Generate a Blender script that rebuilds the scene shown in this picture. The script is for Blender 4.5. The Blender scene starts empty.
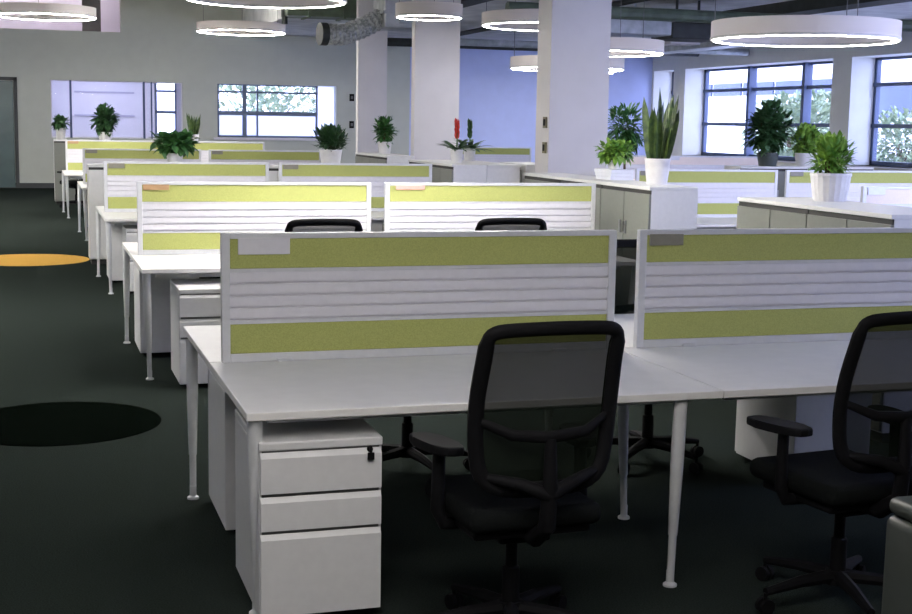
import bpy, bmesh, math, random
from mathutils import Vector, Matrix, Euler

scene = bpy.context.scene
col = scene.collection
PI = math.pi
RND = random.Random(7)

# ------------------------------------------------------------------ camera
YAW, PITCH, ROLL, EYE = 0.305, 0.135, 0.017, 1.691
fw = Vector((math.sin(YAW) * math.cos(PITCH), math.cos(YAW) * math.cos(PITCH), -math.sin(PITCH)))
rt = Vector((math.cos(YAW), -math.sin(YAW), 0))
up = rt.cross(fw)
r2 = rt * math.cos(ROLL) + up * math.sin(ROLL)
u2 = -rt * math.sin(ROLL) + up * math.cos(ROLL)
cd = bpy.data.cameras.new('camera')
cam = bpy.data.objects.new('camera', cd)
col.objects.link(cam)
cd.sensor_width = 36
cd.lens = 1350 / 912 * 36
cd.clip_end = 400
cam.matrix_world = Matrix(((r2.x, u2.x, -fw.x, 0), (r2.y, u2.y, -fw.y, 0), (r2.z, u2.z, -fw.z, EYE), (0, 0, 0, 1)))
scene.camera = cam

# ------------------------------------------------------------------ world, exposure
SKY = 4.5
LAMP = 100.0       # bright fittings over desks, and added unseen ones
LAMP_SOFT = 24.0  # dim fittings
w = bpy.data.worlds.new('daylight')
scene.world = w
w.use_nodes = True
wn = w.node_tree
bg = wn.nodes['Background']
tc = wn.nodes.new('ShaderNodeTexCoord')
sx = wn.nodes.new('ShaderNodeSeparateXYZ')
cr = wn.nodes.new('ShaderNodeValToRGB')
wn.links.new(tc.outputs['Generated'], sx.inputs[0])
wn.links.new(sx.outputs['Z'], cr.inputs[0])
cr.color_ramp.elements[0].position = 0.0
cr.color_ramp.elements[0].color = (0.52, 0.58, 1.0, 1)
cr.color_ramp.elements[1].position = 0.6
cr.color_ramp.elements[1].color = (0.47, 0.55, 1.0, 1)
wn.links.new(cr.outputs[0], bg.inputs[0])
bg.inputs[1].default_value = SKY
vs = scene.view_settings
vs.view_transform = 'Standard'
vs.look = 'None'
vs.gamma = 1
vs.exposure = 1.0
vs.use_curve_mapping = False


# ------------------------------------------------------------------ materials
def mat(name, c, rough=0.5, metal=0.0, noise=0.06, scale=30, bump=0.0, c2=None, spec=0.5):
    m = bpy.data.materials.new(name)
    m.use_nodes = True
    nt = m.node_tree
    b = nt.nodes['Principled BSDF']
    b.inputs['Roughness'].default_value = rough
    b.inputs['Metallic'].default_value = metal
    b.inputs['Specular IOR Level'].default_value = spec
    t = nt.nodes.new('ShaderNodeTexCoord')
    n = nt.nodes.new('ShaderNodeTexNoise')
    n.inputs['Scale'].default_value = scale
    n.inputs['Detail'].default_value = 3
    nt.links.new(t.outputs['Object'], n.inputs['Vector'])
    r = nt.nodes.new('ShaderNodeValToRGB')
    a = c2 or tuple(max(0, x * (1 - noise)) for x in c)
    d = c if c2 else tuple(min(1, x * (1 + noise)) for x in c)
    r.color_ramp.elements[0].position = 0.35
    r.color_ramp.elements[1].position = 0.65
    r.color_ramp.elements[0].color = (*a, 1)
    r.color_ramp.elements[1].color = (*d, 1)
    nt.links.new(n.outputs['Fac'], r.inputs[0])
    nt.links.new(r.outputs[0], b.inputs['Base Color'])
    if bump:
        bp = nt.nodes.new('ShaderNodeBump')
        bp.inputs['Strength'].default_value = bump
        bp.inputs['Distance'].default_value = 0.01
        nt.links.new(n.outputs['Fac'], bp.inputs['Height'])
        nt.links.new(bp.outputs[0], b.inputs['Normal'])
    return m


def emit(name, c, s):
    m = bpy.data.materials.new(name)
    m.use_nodes = True
    nt = m.node_tree
    nt.nodes.remove(nt.nodes['Principled BSDF'])
    e = nt.nodes.new('ShaderNodeEmission')
    e.inputs[0].default_value = (*c, 1)
    e.inputs[1].default_value = s
    nt.links.new(e.outputs[0], nt.nodes['Material Output'].inputs[0])
    return m


def see_through(name, c, amount, rough=0.4, translucent=False, spec=0.5):
    """amount = share of light passing straight through"""
    m = bpy.data.materials.new(name)
    m.use_nodes = True
    nt = m.node_tree
    b = nt.nodes['Principled BSDF']
    b.inputs['Base Color'].default_value = (*c, 1)
    b.inputs['Roughness'].default_value = rough
    b.inputs['Specular IOR Level'].default_value = spec
    other = nt.nodes.new('ShaderNodeBsdfTranslucent' if translucent else 'ShaderNodeBsdfTransparent')
    if translucent:
        other.inputs[0].default_value = (*c, 1)
    mx = nt.nodes.new('ShaderNodeMixShader')
    mx.inputs[0].default_value = amount
    nt.links.new(b.outputs[0], mx.inputs[1])
    nt.links.new(other.outputs[0], mx.inputs[2])
    nt.links.new(mx.outputs[0], nt.nodes['Material Output'].inputs[0])
    return m


M = dict(
    wall=mat('painted_wall', (0.72, 0.73, 0.69), 0.8, noise=0.02, scale=4),
    daylitwall=mat('wall_painted_daylight', (0.50, 0.57, 0.86), 0.8, noise=0.02, scale=4),  # blue of the daylight on the far wall, put into its colour
    wallback=mat('painted_back_wall', (0.52, 0.545, 0.485), 0.8, noise=0.02, scale=4),
    pier=mat('brown_grey_pier', (0.17, 0.155, 0.145), 0.7, noise=0.05),
    column=mat('painted_column', (0.62, 0.60, 0.60), 0.75, noise=0.02, scale=4),
    ceiling=mat('concrete_ceiling', (0.76, 0.76, 0.74), 0.9, noise=0.12, scale=2),
    carpet=mat('dark_carpet', (0.021, 0.027, 0.0235), 0.95, noise=0.25, scale=160, bump=0.5, spec=0.0),
    carpet_black=mat('black_carpet', (0.0022, 0.0035, 0.0025), 0.95, noise=0.2, scale=160, bump=0.5, spec=0.0),
    carpet_orange=mat('orange_carpet', (0.62, 0.36, 0.085), 0.95, noise=0.1, scale=160, bump=0.5, spec=0.0),
    white=mat('white_laminate', (0.74, 0.73, 0.71), 0.42, noise=0.02, scale=12),
    edge=mat('white_edge_band', (0.70, 0.70, 0.72), 0.4, noise=0.02),
    ped=mat('white_painted_steel', (0.66, 0.66, 0.66), 0.4, noise=0.02),
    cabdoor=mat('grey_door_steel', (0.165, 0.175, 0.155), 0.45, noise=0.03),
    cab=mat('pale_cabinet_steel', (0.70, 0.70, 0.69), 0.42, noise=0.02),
    frame=mat('pale_aluminium', (0.66, 0.67, 0.69), 0.4, metal=0.15, noise=0.03),
    leg=mat('leg_white_metal', (0.66, 0.67, 0.68), 0.35, metal=0.1, noise=0.03),
    green=mat('lime_fabric', (0.43, 0.46, 0.15), 0.9, noise=0.1, scale=220, bump=0.2, spec=0.2),
    cream=mat('pale_cream_fabric', (0.88, 0.77, 0.70), 0.9, noise=0.04, scale=220, bump=0.2, spec=0.2),
    slat=mat('white_slat', (0.72, 0.71, 0.75), 0.4, noise=0.02),
    tagwhite=mat('tag_white', (0.72, 0.71, 0.74), 0.4, noise=0.02),
    taggrey=mat('tag_olive_grey', (0.24, 0.23, 0.18), 0.5, noise=0.05),
    tagbrown=mat('tag_brown', (0.45, 0.28, 0.14), 0.5, noise=0.05),
    tagpink=mat('tag_pink', (0.75, 0.42, 0.36), 0.5, noise=0.05),
    black=mat('black_plastic', (0.006, 0.006, 0.007), 0.65, noise=0.1, spec=0.08),
    blackfab=mat('black_seat_fabric', (0.006, 0.007, 0.007), 0.9, noise=0.2, scale=200, bump=0.2, spec=0.05),
    dark=mat('dark_gap', (0.02, 0.02, 0.02), 0.6),
    mesh=see_through('chair_mesh', (0.006, 0.009, 0.006), 0.11, 0.9, spec=0.05),
    chrome=mat('grey_metal', (0.35, 0.36, 0.38), 0.3, metal=0.8, noise=0.03),
    bin=mat('grey_bin_plastic', (0.05, 0.056, 0.05), 0.4, noise=0.04),
    winframe=mat('slate_window_frame', (0.06, 0.09, 0.17), 0.45, noise=0.05),
    backframe=mat('grey_blue_window_frame', (0.14, 0.18, 0.24), 0.45, noise=0.05),
    blind=mat('pale_blind_rail', (0.42, 0.42, 0.55), 0.6, noise=0.03),
    whiteframe=mat('white_window_board', (0.72, 0.71, 0.74), 0.5, noise=0.02),
    glass=see_through('window_glass', (0.6, 0.7, 0.8), 0.93, 0.05),
    frosted=see_through('frosted_film', (0.85, 0.85, 0.88), 0.7, 0.4, True),
    tealglass=mat('teal_glass', (0.075, 0.125, 0.125), 0.3, noise=0.1, scale=2),
    pot=mat('white_ceramic', (0.74, 0.73, 0.73), 0.3, noise=0.03),
    potgrey=mat('grey_ceramic', (0.42, 0.42, 0.41), 0.4, noise=0.05),
    potdark=mat('dark_green_planter', (0.05, 0.065, 0.06), 0.5, noise=0.1),
    soil=mat('potting_soil', (0.03, 0.022, 0.015), 0.95, noise=0.3, scale=80, bump=0.6),
    leafdark=mat('leaf_dark', (0.05, 0.13, 0.042), 0.5, c2=(0.018, 0.06, 0.022), scale=14),
    leafmid=mat('leaf_mid', (0.07, 0.21, 0.05), 0.5, c2=(0.03, 0.11, 0.03), scale=14),
    leaflight=mat('leaf_light', (0.27, 0.46, 0.07), 0.5, c2=(0.09, 0.24, 0.035), scale=14),
    leafsnake=mat('leaf_banded', (0.10, 0.16, 0.04), 0.45, c2=(0.025, 0.06, 0.022), scale=22),
    red=mat('red_bract', (0.65, 0.05, 0.03), 0.5, noise=0.2, scale=40),
    stem=mat('brown_stem', (0.10, 0.07, 0.035), 0.8, noise=0.2),
    band=see_through('lamp_diffuser', (0.80, 0.76, 0.73), 0.45, 0.5, True),
    tray=mat('lamp_tray', (0.55, 0.53, 0.52), 0.4, noise=0.02),
    led=emit('led_strip', (1.0, 0.95, 0.90), LAMP),
    ledbright=emit('led_strip_bright', (1.0, 0.95, 0.90), LAMP * 1.35),
    ledtop=emit('led_strip_top', (1.0, 0.95, 0.90), LAMP * 1.8),
    ledfront=emit('led_strip_front', (1.0, 0.95, 0.92), LAMP * 1.15),
    ledaisle_added=emit('led_strip_added_aisle', (1.0, 0.96, 0.92), LAMP * 2.8),
    ledwall_added=emit('led_strip_added_wall', (1.0, 0.96, 0.93), LAMP * 2.8),
    ledsoft=emit('led_strip_soft', (1.0, 0.96, 0.93), LAMP_SOFT),
    cable=mat('grey_cable', (0.12, 0.12, 0.12), 0.5),
    duct=mat('galvanised_duct', (0.52, 0.55, 0.57), 0.4, metal=0.25, c2=(0.34, 0.37, 0.38), scale=5),
    ductdark=mat('dark_insulated_duct', (0.030, 0.036, 0.034), 0.6, noise=0.2, scale=8),
    pipegreen=mat('dark_green_pipe', (0.08, 0.11, 0.075), 0.5, noise=0.2, scale=8),
    foil=mat('foil_duct', (0.55, 0.57, 0.57), 0.35, metal=0.3, c2=(0.26, 0.28, 0.28), scale=25, bump=0.8),
    facade=mat('outdoor_concrete', (0.78, 0.77, 0.76), 0.8, noise=0.05),
    blueglass=mat('outdoor_blue_glass', (0.035, 0.06, 0.12), 0.3, noise=0.15, scale=1),
    treeleaf=mat('outdoor_leaves', (0.34, 0.40, 0.22), 0.7, c2=(0.12, 0.18, 0.10), scale=2),
    ground=mat('outdoor_ground', (0.66, 0.65, 0.62), 0.9, noise=0.1, scale=1),
    lilacwall=mat('inner_room_wall', (0.70, 0.69, 0.76), 0.8, noise=0.02, scale=3),
    baseboard=mat('dark_baseboard', (0.05, 0.055, 0.055), 0.6),
    paper=mat('white_paper', (0.72, 0.74, 0.80), 0.7, noise=0.03),
    olive=mat('olive_wall_plate', (0.16, 0.14, 0.08), 0.5),
    inlit=emit('inner_room_added_lamp', (0.68, 0.70, 1.0), 8),
    uplit=emit('upper_room_added_lamp', (1.0, 0.84, 0.91), 13),
)


# ------------------------------------------------------------------ mesh helpers
class MB:
    def __init__(self):
        self.bm = bmesh.new()

    def box(self, x0, x1, y0, y1, z0, z1, bev=0.0, seg=2, rot=None):
        v = []
        for x in (x0, x1):
            for y in (y0, y1):
                for z in (z0, z1):
                    v.append(self.bm.verts.new((x, y, z)))
        fs = [(0, 1, 3, 2), (4, 6, 7, 5), (0, 4, 5, 1), (2, 3, 7, 6), (0, 2, 6, 4), (1, 5, 7, 3)]
        faces = [self.bm.faces.new([v[i] for i in f]) for f in fs]
        if rot:
            c = Vector(((x0 + x1) / 2, (y0 + y1) / 2, (z0 + z1) / 2))
            bmesh.ops.rotate(self.bm, verts=v, cent=c, matrix=rot)
        if bev:
            es = list({e for f in faces for e in f.edges})
            bmesh.ops.bevel(self.bm, geom=es, offset=bev, segments=seg, profile=0.5, affect='EDGES')
        return self

    def tube(self, pts, rad, n=10, cap=True, flat=1.0, flat_dir=None):
        pts = [Vector(p) for p in pts]
        if not isinstance(rad, (list, tuple)):
            rad = [rad] * len(pts)
        rings = []
        prev = None
        for i, p in enumerate(pts):
            a = pts[max(i - 1, 0)]
            b = pts[min(i + 1, len(pts) - 1)]
            t = (b - a)
            t = t.normalized() if t.length > 1e-9 else Vector((0, 0, 1))
            if prev is None:
                ref = Vector((0, 0, 1)) if abs(t.z) < 0.9 else Vector((1, 0, 0))
                u = t.cross(ref).normalized()
            else:
                u = (prev - t * prev.dot(t))
                u = u.normalized() if u.length > 1e-6 else t.orthogonal().normalized()
            prev = u
            v = t.cross(u)
            ring = []
            for k in range(n):
                an = 2 * PI * k / n
                off = (u * math.cos(an) + v * math.sin(an)) * rad[i]
                if flat_dir is not None:
                    fd = Vector(flat_dir)
                    off -= fd * off.dot(fd) * (1 - flat)
                ring.append(self.bm.verts.new(p + off))
            rings.append(ring)
        for i in range(len(rings) - 1):
            for k in range(n):
                self.bm.faces.new((rings[i][k], rings[i][(k + 1) % n], rings[i + 1][(k + 1) % n], rings[i + 1][k]))
        if cap:
            self.bm.faces.new(list(reversed(rings[0])))
            self.bm.faces.new(rings[-1])
        return self

    def lathe(self, prof, c=(0, 0, 0), n=28, flute=0.0):
        rings = []
        for (r, z) in prof:
            if r < 1e-6:
                rings.append([self.bm.verts.new((c[0], c[1], c[2] + z))])
            else:
                ring = []
                for k in range(n):
                    rr = r * (1 - (flute if k % 2 else 0))
                    ring.append(self.bm.verts.new((c[0] + rr * math.cos(2 * PI * k / n), c[1] + rr * math.sin(2 * PI * k / n), c[2] + z)))
                rings.append(ring)
        for a, b in zip(rings, rings[1:]):
            if len(a) == 1 and len(b) == 1:
                continue
            for k in range(n):
                k2 = (k + 1) % n
                if len(a) == 1:
                    self.bm.faces.new((a[0], b[k2], b[k]))
                elif len(b) == 1:
                    self.bm.faces.new((a[k], a[k2], b[0]))
                else:
                    self.bm.faces.new((a[k], a[k2], b[k2], b[k]))
        return self

    def poly(self, pts):
        self.bm.faces.new([self.bm.verts.new(p) for p in pts])
        return self

    def prism(self, outline, axis, d0, d1, bev=0.0):
        """closed 2D outline extruded along axis ('x','y','z')"""
        def P(a, b, d):
            return {'x': (d, a, b), 'y': (a, d, b), 'z': (a, b, d)}[axis]
        v0 = [self.bm.verts.new(P(a, b, d0)) for a, b in outline]
        v1 = [self.bm.verts.new(P(a, b, d1)) for a, b in outline]
        n = len(outline)
        fs = [self.bm.faces.new(v0), self.bm.faces.new(list(reversed(v1)))]
        for k in range(n):
            fs.append(self.bm.faces.new((v0[k], v1[k], v1[(k + 1) % n], v0[(k + 1) % n])))
        if bev:
            es = list({e for f in fs[:2] for e in f.edges})
            bmesh.ops.bevel(self.bm, geom=es, offset=bev, segments=2, profile=0.5, affect='EDGES')
        return self

    def grid(self, fn, nu, nv, thick=0.0, nrm=(0, 1, 0)):
        def layer(off):
            return [[self.bm.verts.new(Vector(fn(i / nu, j / nv)) + Vector(nrm) * off) for j in range(nv + 1)] for i in range(nu + 1)]
        A = layer(0)
        for i in range(nu):
            for j in range(nv):
                self.bm.faces.new((A[i][j], A[i + 1][j], A[i + 1][j + 1], A[i][j + 1]))
        return self

    def leaf(self, base, d, upv, L, W, bend=0.15, seg=3):
        """a folded pointed blade"""
        d = Vector(d).normalized()
        s = d.cross(Vector(upv))
        s = s.normalized() if s.length > 1e-4 else d.orthogonal().normalized()
        nn = s.cross(d).normalized()
        base = Vector(base)
        prof = [0.25, 1.0, 0.8, 0.0] if seg == 3 else [0.7, 1.0, 1.0, 0.9, 0.7, 0.0]
        m = len(prof) - 1
        cen, lf, rg = [], [], []
        for i, wd in enumerate(prof):
            t = i / m
            p = base + d * (L * t) - Vector((0, 0, 1)) * (bend * L * t * t)
            cen.append(self.bm.verts.new(p))
            if wd > 0:
                lf.append(self.bm.verts.new(p + s * W * wd * 0.5 + nn * W * 0.12 * wd))
                rg.append(self.bm.verts.new(p - s * W * wd * 0.5 + nn * W * 0.12 * wd))
        for i in range(m - 1):
            self.bm.faces.new((lf[i], lf[i + 1], cen[i + 1], cen[i]))
            self.bm.faces.new((cen[i], cen[i + 1], rg[i + 1], rg[i]))
        self.bm.faces.new((lf[-1], cen[-1], cen[-2]))
        self.bm.faces.new((cen[-2], cen[-1], rg[-1]))
        return self

    def build(self, name, m, parent=None, smooth=False, loc=(0, 0, 0)):
        bmesh.ops.recalc_face_normals(self.bm, faces=self.bm.faces)
        me = bpy.data.meshes.new(name)
        self.bm.to_mesh(me)
        self.bm.free()
        me.materials.append(m)
        if smooth:
            for p in me.polygons:
                p.use_smooth = True
            try:
                me.set_sharp_from_angle(angle=math.radians(40))
            except Exception:
                pass
        o = bpy.data.objects.new(name, me)
        col.objects.link(o)
        o.location = loc
        if parent:
            o.parent = parent
        return o


def thing(name, label, cat, loc=(0, 0, 0), rz=0.0, group=None):
    o = bpy.data.objects.new(name, None)
    col.objects.link(o)
    o.location = loc
    o.rotation_euler = (0, 0, rz)
    o['label'] = label
    o['category'] = cat
    o.empty_display_size = 0.1
    if group:
        o['group'] = group
    return o


def tag(o, label, cat, group=None):
    o['label'] = label
    o['category'] = cat
    if group:
        o['group'] = group
    return o


def struct(o):
    o['kind'] = 'structure'
    return o


CH = {}


def kids(o):
    return [c for c in bpy.data.objects if c.parent == o]


def copy_tree(o, parent=None):
    c = o.copy()
    col.objects.link(c)
    c.parent = parent
    for k in kids(o):
        copy_tree(k, c)
    return c


def place(proto, used, loc, rz, label, group=None):
    """first call moves the prototype itself, later ones copy it"""
    if not used:
        o = proto
        used.append(1)
    else:
        o = copy_tree(proto)
    o.location = loc
    o.rotation_euler = (0, 0, rz)
    o['label'] = label
    if group:
        o['group'] = group
    return o


# ------------------------------------------------------------------ the shell
BY = 33.8           # back wall
XL, XR = -4.0, 16.1  # left and right inner faces
YF = -4.0           # wall behind
HZ = 5.2            # high ceiling on the left
LZ = 3.78           # low ceiling on the right
XS = 5.0            # where the ceiling steps down


def wall_cells(a0, a1, z0, z1, holes):
    As = sorted({a0, a1, *[h[0] for h in holes], *[h[1] for h in holes]})
    Zs = sorted({z0, z1, *[h[2] for h in holes], *[h[3] for h in holes]})
    out = []
    for i in range(len(As) - 1):
        for j in range(len(Zs) - 1):
            ca, cz = (As[i] + As[i + 1]) / 2, (Zs[j] + Zs[j + 1]) / 2
            if not any(h[0] < ca < h[1] and h[2] < cz < h[3] for h in holes):
                out.append((As[i], As[i + 1], Zs[j], Zs[j + 1]))
    return out


def make_wall(name, axis, p0, p1, a0, a1, z0, z1, holes, m):
    mb = MB()
    for (b0, b1, c0, c1) in wall_cells(a0, a1, z0, z1, holes):
        if axis == 'x':   # wall thick along x, running along y
            mb.box(p0, p1, b0, b1, c0, c1)
        else:
            mb.box(b0, b1, p0, p1, c0, c1)
    return struct(mb.build(name, m))


struct(MB().box(XL, 6.5, YF, 6.8, -0.1, 0).box(XL, XR + 0.3, 6.8, BY, -0.1, 0).build('floor', M['carpet']))
struct(MB().box(XL, XS, YF, BY, HZ, HZ + 0.2).build('ceiling', M['ceiling']))
mb = MB()
mb.box(XS, 6.5, YF, 6.8, LZ, LZ + 0.2)
mb.box(XS, XR + 0.6, 6.8, BY, LZ, LZ + 0.2)
mb.box(XS, XS + 0.25, YF, BY, LZ + 0.2, HZ + 0.2)
struct(mb.build('ceiling', M['ceiling']))
W1 = (0.47, 3.56, 1.20, 2.56)       # glazed opening to the inner room
W2 = (4.40, 7.38, 1.26, 2.57)       # back window
UP = (-2.6, 2.12, 3.72, 4.95)       # upper opening
make_wall('wall_back', 'y', BY, BY + 0.35, XL, 9.3, 0, HZ + 0.2, [W1, W2, UP], M['wallback'])
make_wall('wall_back', 'y', BY, BY + 0.35, 9.3, XR + 0.7, 0, HZ + 0.2, [], M['daylitwall'])
make_wall('wall_left', 'x', XL - 0.2, XL, YF, BY + 0.35, 0, HZ + 0.2, [], M['wall'])
make_wall('wall_front', 'y', YF - 0.2, YF, XL - 0.2, 6.6, 0, HZ + 0.2, [], M['wall'])
RW = [(25.1, 31.85), (17.3, 24.4), (9.5, 16.55), (32.5, 33.7)]
make_wall('wall_right', 'x', XR, XR + 0.7, 6.6, BY, 0, HZ + 0.2, [(a, b, 0.98, 3.18) for a, b in RW], M['wall'])
# building step added for daylight: nearer window wall on the right, out of picture
NX, NY = 6.2, 6.6
NEARW = (3.9, 6.45, 0.6, 3.6)  # unseen window, set close for daylight on the cabinet ends
STEPW = (7.0, 15.9, 0.7, 3.5)  # unseen window added so daylight reaches the window side screens
make_wall('wall_right_near', 'x', NX, NX + 0.4, YF, NY + 0.4, 0, HZ + 0.2, [NEARW], M['wall'])
make_wall('added_wall_step', 'y', NY, NY + 0.4, NX + 0.4, XR + 0.7, 0, HZ + 0.2, [STEPW], M['wall'])
struct(MB().box(XL + 0.0, XR, BY - 0.02, BY, 0, 0.12).build('baseboard_back', M['baseboard']))

# columns (with a step for the darker left return)
for i, (x0, x1, y0, y1, h) in enumerate(((5.29, 5.97, 13.6, 14.0, LZ), (5.09, 5.74, 18.25, 18.42, LZ), (5.17, 5.66, 22.0, 22.15, LZ))):
    mb = MB()
    mb.box(x0, x1, y0, y1, 0, h)
    mb.box(x0 - 0.012, x1 + 0.012, y0 - 0.012, y1 + 0.012, 0, 0.1)
    struct(mb.build('column', M['column']))


# right windows: frames near the outer face
def right_window(idx, y0, y1, z0, z1):
    root = bpy.data.objects.new('window_%d' % idx, None)
    col.objects.link(root)
    struct(root)
    X0, X1 = XR + 0.55, XR + 0.65
    f = MB()
    t = 0.09
    f.box(X0, X1, y0, y0 + t, z0, z1).box(X0, X1, y1 - t, y1, z0, z1)
    f.box(X0, X1, y0, y1, z0, z0 + t).box(X0, X1, y0, y1, z1 - t * 0.6, z1)
    f.build('window_frame', M['winframe'], root)
    for k in range(1, 3):
        yc = y1 - 2.45 * k
        if yc < y0 + 0.2:
            break
        MB().box(X0 - 0.10, X1, yc - 0.06, yc + 0.06, z0, z1).build('mullion', M['winframe'], root)
    for zz in (1.79, 2.63):
        MB().box(X0 - 0.02, X1, y0, y1, zz - 0.04, zz + 0.04).build('transom', M['winframe'], root)
    MB().box((X0 + X1) / 2 - 0.006, (X0 + X1) / 2 + 0.006, y0, y1, z0, z1).build('pane', M['glass'], root)
    MB().box(XR - 0.03, X0, y0 - 0.02, y1 + 0.02, z0 - 0.03, z0, 0.005).build('window_sill', M['whiteframe'], root)
    return root


for i, (a, b) in enumerate(RW):
    right_window((1, 2, 3, 7)[i], a, b, 0.98, 3.18)


nw = bpy.data.objects.new('window_4', None)
col.objects.link(nw)
struct(nw)
ya, yb_, za, zb = NEARW
f = MB()
f.box(NX + 0.25, NX + 0.35, ya, ya + .08, za, zb).box(NX + 0.25, NX + 0.35, yb_ - .08, yb_, za, zb)
f.box(NX + 0.25, NX + 0.35, ya, yb_, za, za + .08).box(NX + 0.25, NX + 0.35, ya, yb_, zb - .06, zb)
f.build('window_frame', M['winframe'], nw)
for yc in (4.75, 5.6):
    MB().box(NX + 0.2, NX + 0.35, yc - 0.05, yc + 0.05, za, zb).build('mullion', M['winframe'], nw)
MB().box(NX + 0.295, NX + 0.305, ya, yb_, za, zb).build('pane', M['glass'], nw)
nw = bpy.data.objects.new('window_5', None)
col.objects.link(nw)
struct(nw)
xa, xb, za, zb = STEPW
f = MB()
f.box(xa, xa + .08, NY + .1, NY + .2, za, zb).box(xb - .08, xb, NY + .1, NY + .2, za, zb)
f.box(xa, xb, NY + .1, NY + .2, za, za + .08).box(xa, xb, NY + .1, NY + .2, zb - .06, zb)
f.build('window_frame', M['winframe'], nw)
for xc in (10.0, 13.0):
    MB().box(xc - 0.05, xc + 0.05, NY + .08, NY + .22, za, zb).build('mullion', M['winframe'], nw)
MB().box(xa, xb, NY + .145, NY + .155, za, zb).build('pane', M['glass'], nw)


def back_window(idx, x0, x1, z0, z1, mull, trans, frost, fr=M['backframe'], yoff=0.22, frost_top=0.0, t=0.05):
    root = bpy.data.objects.new('window_%d' % idx, None)
    col.objects.link(root)
    struct(root)
    Y0, Y1 = BY + yoff, BY + yoff + 0.06
    f = MB()
    f.box(x0, x0 + t, Y0, Y1, z0, z1).box(x1 - t, x1, Y0, Y1, z0, z1)
    f.box(x0, x1, Y0, Y1, z0, z0 + t).box(x0, x1, Y0, Y1, z1 - t * 0.6, z1)
    f.build('window_frame', fr, root)
    for xm, tt in mull:
        MB().box(xm - tt / 2, xm + tt / 2, Y0 - 0.01, Y1, z0, z1).build('mullion', fr, root)
    for zm, tt in trans:
        MB().box(x0, x1, Y0 - 0.005, Y1, zm - tt / 2, zm + tt / 2).build('transom', fr, root)
    MB().box(x0, x1, Y0 + 0.025, Y0 + 0.031, z0, z1).build('pane', M['glass'], root)
    if frost:
        MB().box(x0 + t, x1 - t, Y0 + 0.034, Y0 + 0.037, z0 + t, frost).build('frosted_film', M['frosted'], root)
    return root


# back window with trees behind, a frosted sheet standing in for its daylit right reveal
back_window(6, 4.42, 6.95, 1.26, 2.57, [(5.10, 0.10), (5.42, 0.04)], [(1.86, 0.10), (2.38, 0.05)], 1.82)
struct(MB().box(6.95, 7.38, BY + 0.25, BY + 0.253, 1.26, 2.57).build('trim_1', M['frosted']))
struct(MB().box(4.3, 7.48, BY - 0.05, BY + 0.2, 1.20, 1.26, 0.005).build('trim_2', M['whiteframe']))
# glazed opening to the inner room
root = back_window(8, W1[0], W1[1], W1[2], W1[3], [(0.93, 0.05), (2.64, 0.05), (2.82, 0.03)], [], 0, M['whiteframe'], 0.05, t=0.03)
for c in kids(root):
    if c.name.startswith('mullion'):
        c.data.materials[0] = M['winframe']
# inner room behind it
mb = MB()
for (b0, b1, c0, c1) in wall_cells(-0.6, 4.15, 0, 3.2, [(3.18, 3.68, 1.22, 2.73)]):
    mb.box(b0, b1, BY + 3.0, BY + 3.15, c0, c1)
mb.box(-0.75, -0.6, BY + 0.36, BY + 3.15, 0, 3.2).box(4.15, 4.3, BY + 0.36, BY + 3.15, 0, 3.2)
mb.box(-0.75, 4.3, BY + 0.36, BY + 3.15, -0.1, 0).box(-0.75, 4.3, BY + 0.36, BY + 3.15, 3.2, 3.3)
struct(mb.build('wall_inner', M['lilacwall']))
lp = thing('added_panel_lamp', 'added long lamp panel on the ceiling of the small lit room at the back', 'lamp', (1.8, BY + 1.6, 3.2))  # unseen lamp added to light the inner room
MB().box(-1.2, 1.2, -0.35, 0.35, -0.06, 0.0, 0.005).build('housing', M['tray'], lp)
MB().box(-1.15, 1.15, -0.3, 0.3, -0.075, -0.061).build('diffuser', M['inlit'], lp)
for (zz) in (1.72, 2.32):
    struct(MB().box(1.1, 2.62, BY + 2.97, BY + 3.0, zz, zz + 0.05).build('trim_3', M['blind']))
# window pane in the inner room wall, towards the outside
root = bpy.data.objects.new('window_9', None)
col.objects.link(root)
struct(root)
f = MB()
f.box(3.14, 3.20, BY + 2.9, BY + 2.99, 1.2, 2.75).box(3.66, 3.70, BY + 2.9, BY + 2.99, 1.2, 2.75)
f.box(3.14, 3.7, BY + 2.9, BY + 2.99, 1.2, 1.25).box(3.14, 3.7, BY + 2.9, BY + 2.99, 1.82, 1.9).box(3.14, 3.7, BY + 2.9, BY + 2.99, 2.38, 2.44)
f.build('window_frame', M['winframe'], root)
MB().box(3.2, 3.66, BY + 2.96, BY + 2.97, 1.2, 2.75).build('pane', M['glass'], root)

# upper opening with a lit space behind
mb = MB()
mb.box(-2.8, 2.4, BY + 1.2, BY + 1.3, 3.5, 5.3).box(-2.8, 2.4, BY + 0.35, BY + 1.3, 3.5, 3.6)
mb.box(-2.8, 2.4, BY + 0.35, BY + 1.3, 5.2, 5.3).box(2.3, 2.4, BY + 0.35, BY + 1.3, 3.6, 5.2).box(-2.8, -2.7, BY + 0.35, BY + 1.3, 3.6, 5.2)
struct(mb.build('wall_upper', M['lilacwall']))
struct(MB().box(1.24, 1.66, BY + 0.02, BY + 0.33, 3.72, 4.95).build('trim_4', M['pier']))
lp = thing('added_strip_lamp', 'added strip lamp inside the bright upper opening of the back wall', 'lamp', (-0.2, BY + 0.7, 5.19))  # added out of sight to brighten the upper opening
MB().box(-2.0, 2.0, -0.07, 0.07, -0.05, 0.0).build('housing', M['tray'], lp)
MB().box(-1.95, 1.95, -0.05, 0.05, -0.065, -0.051).build('tube', M['uplit'], lp)

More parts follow.
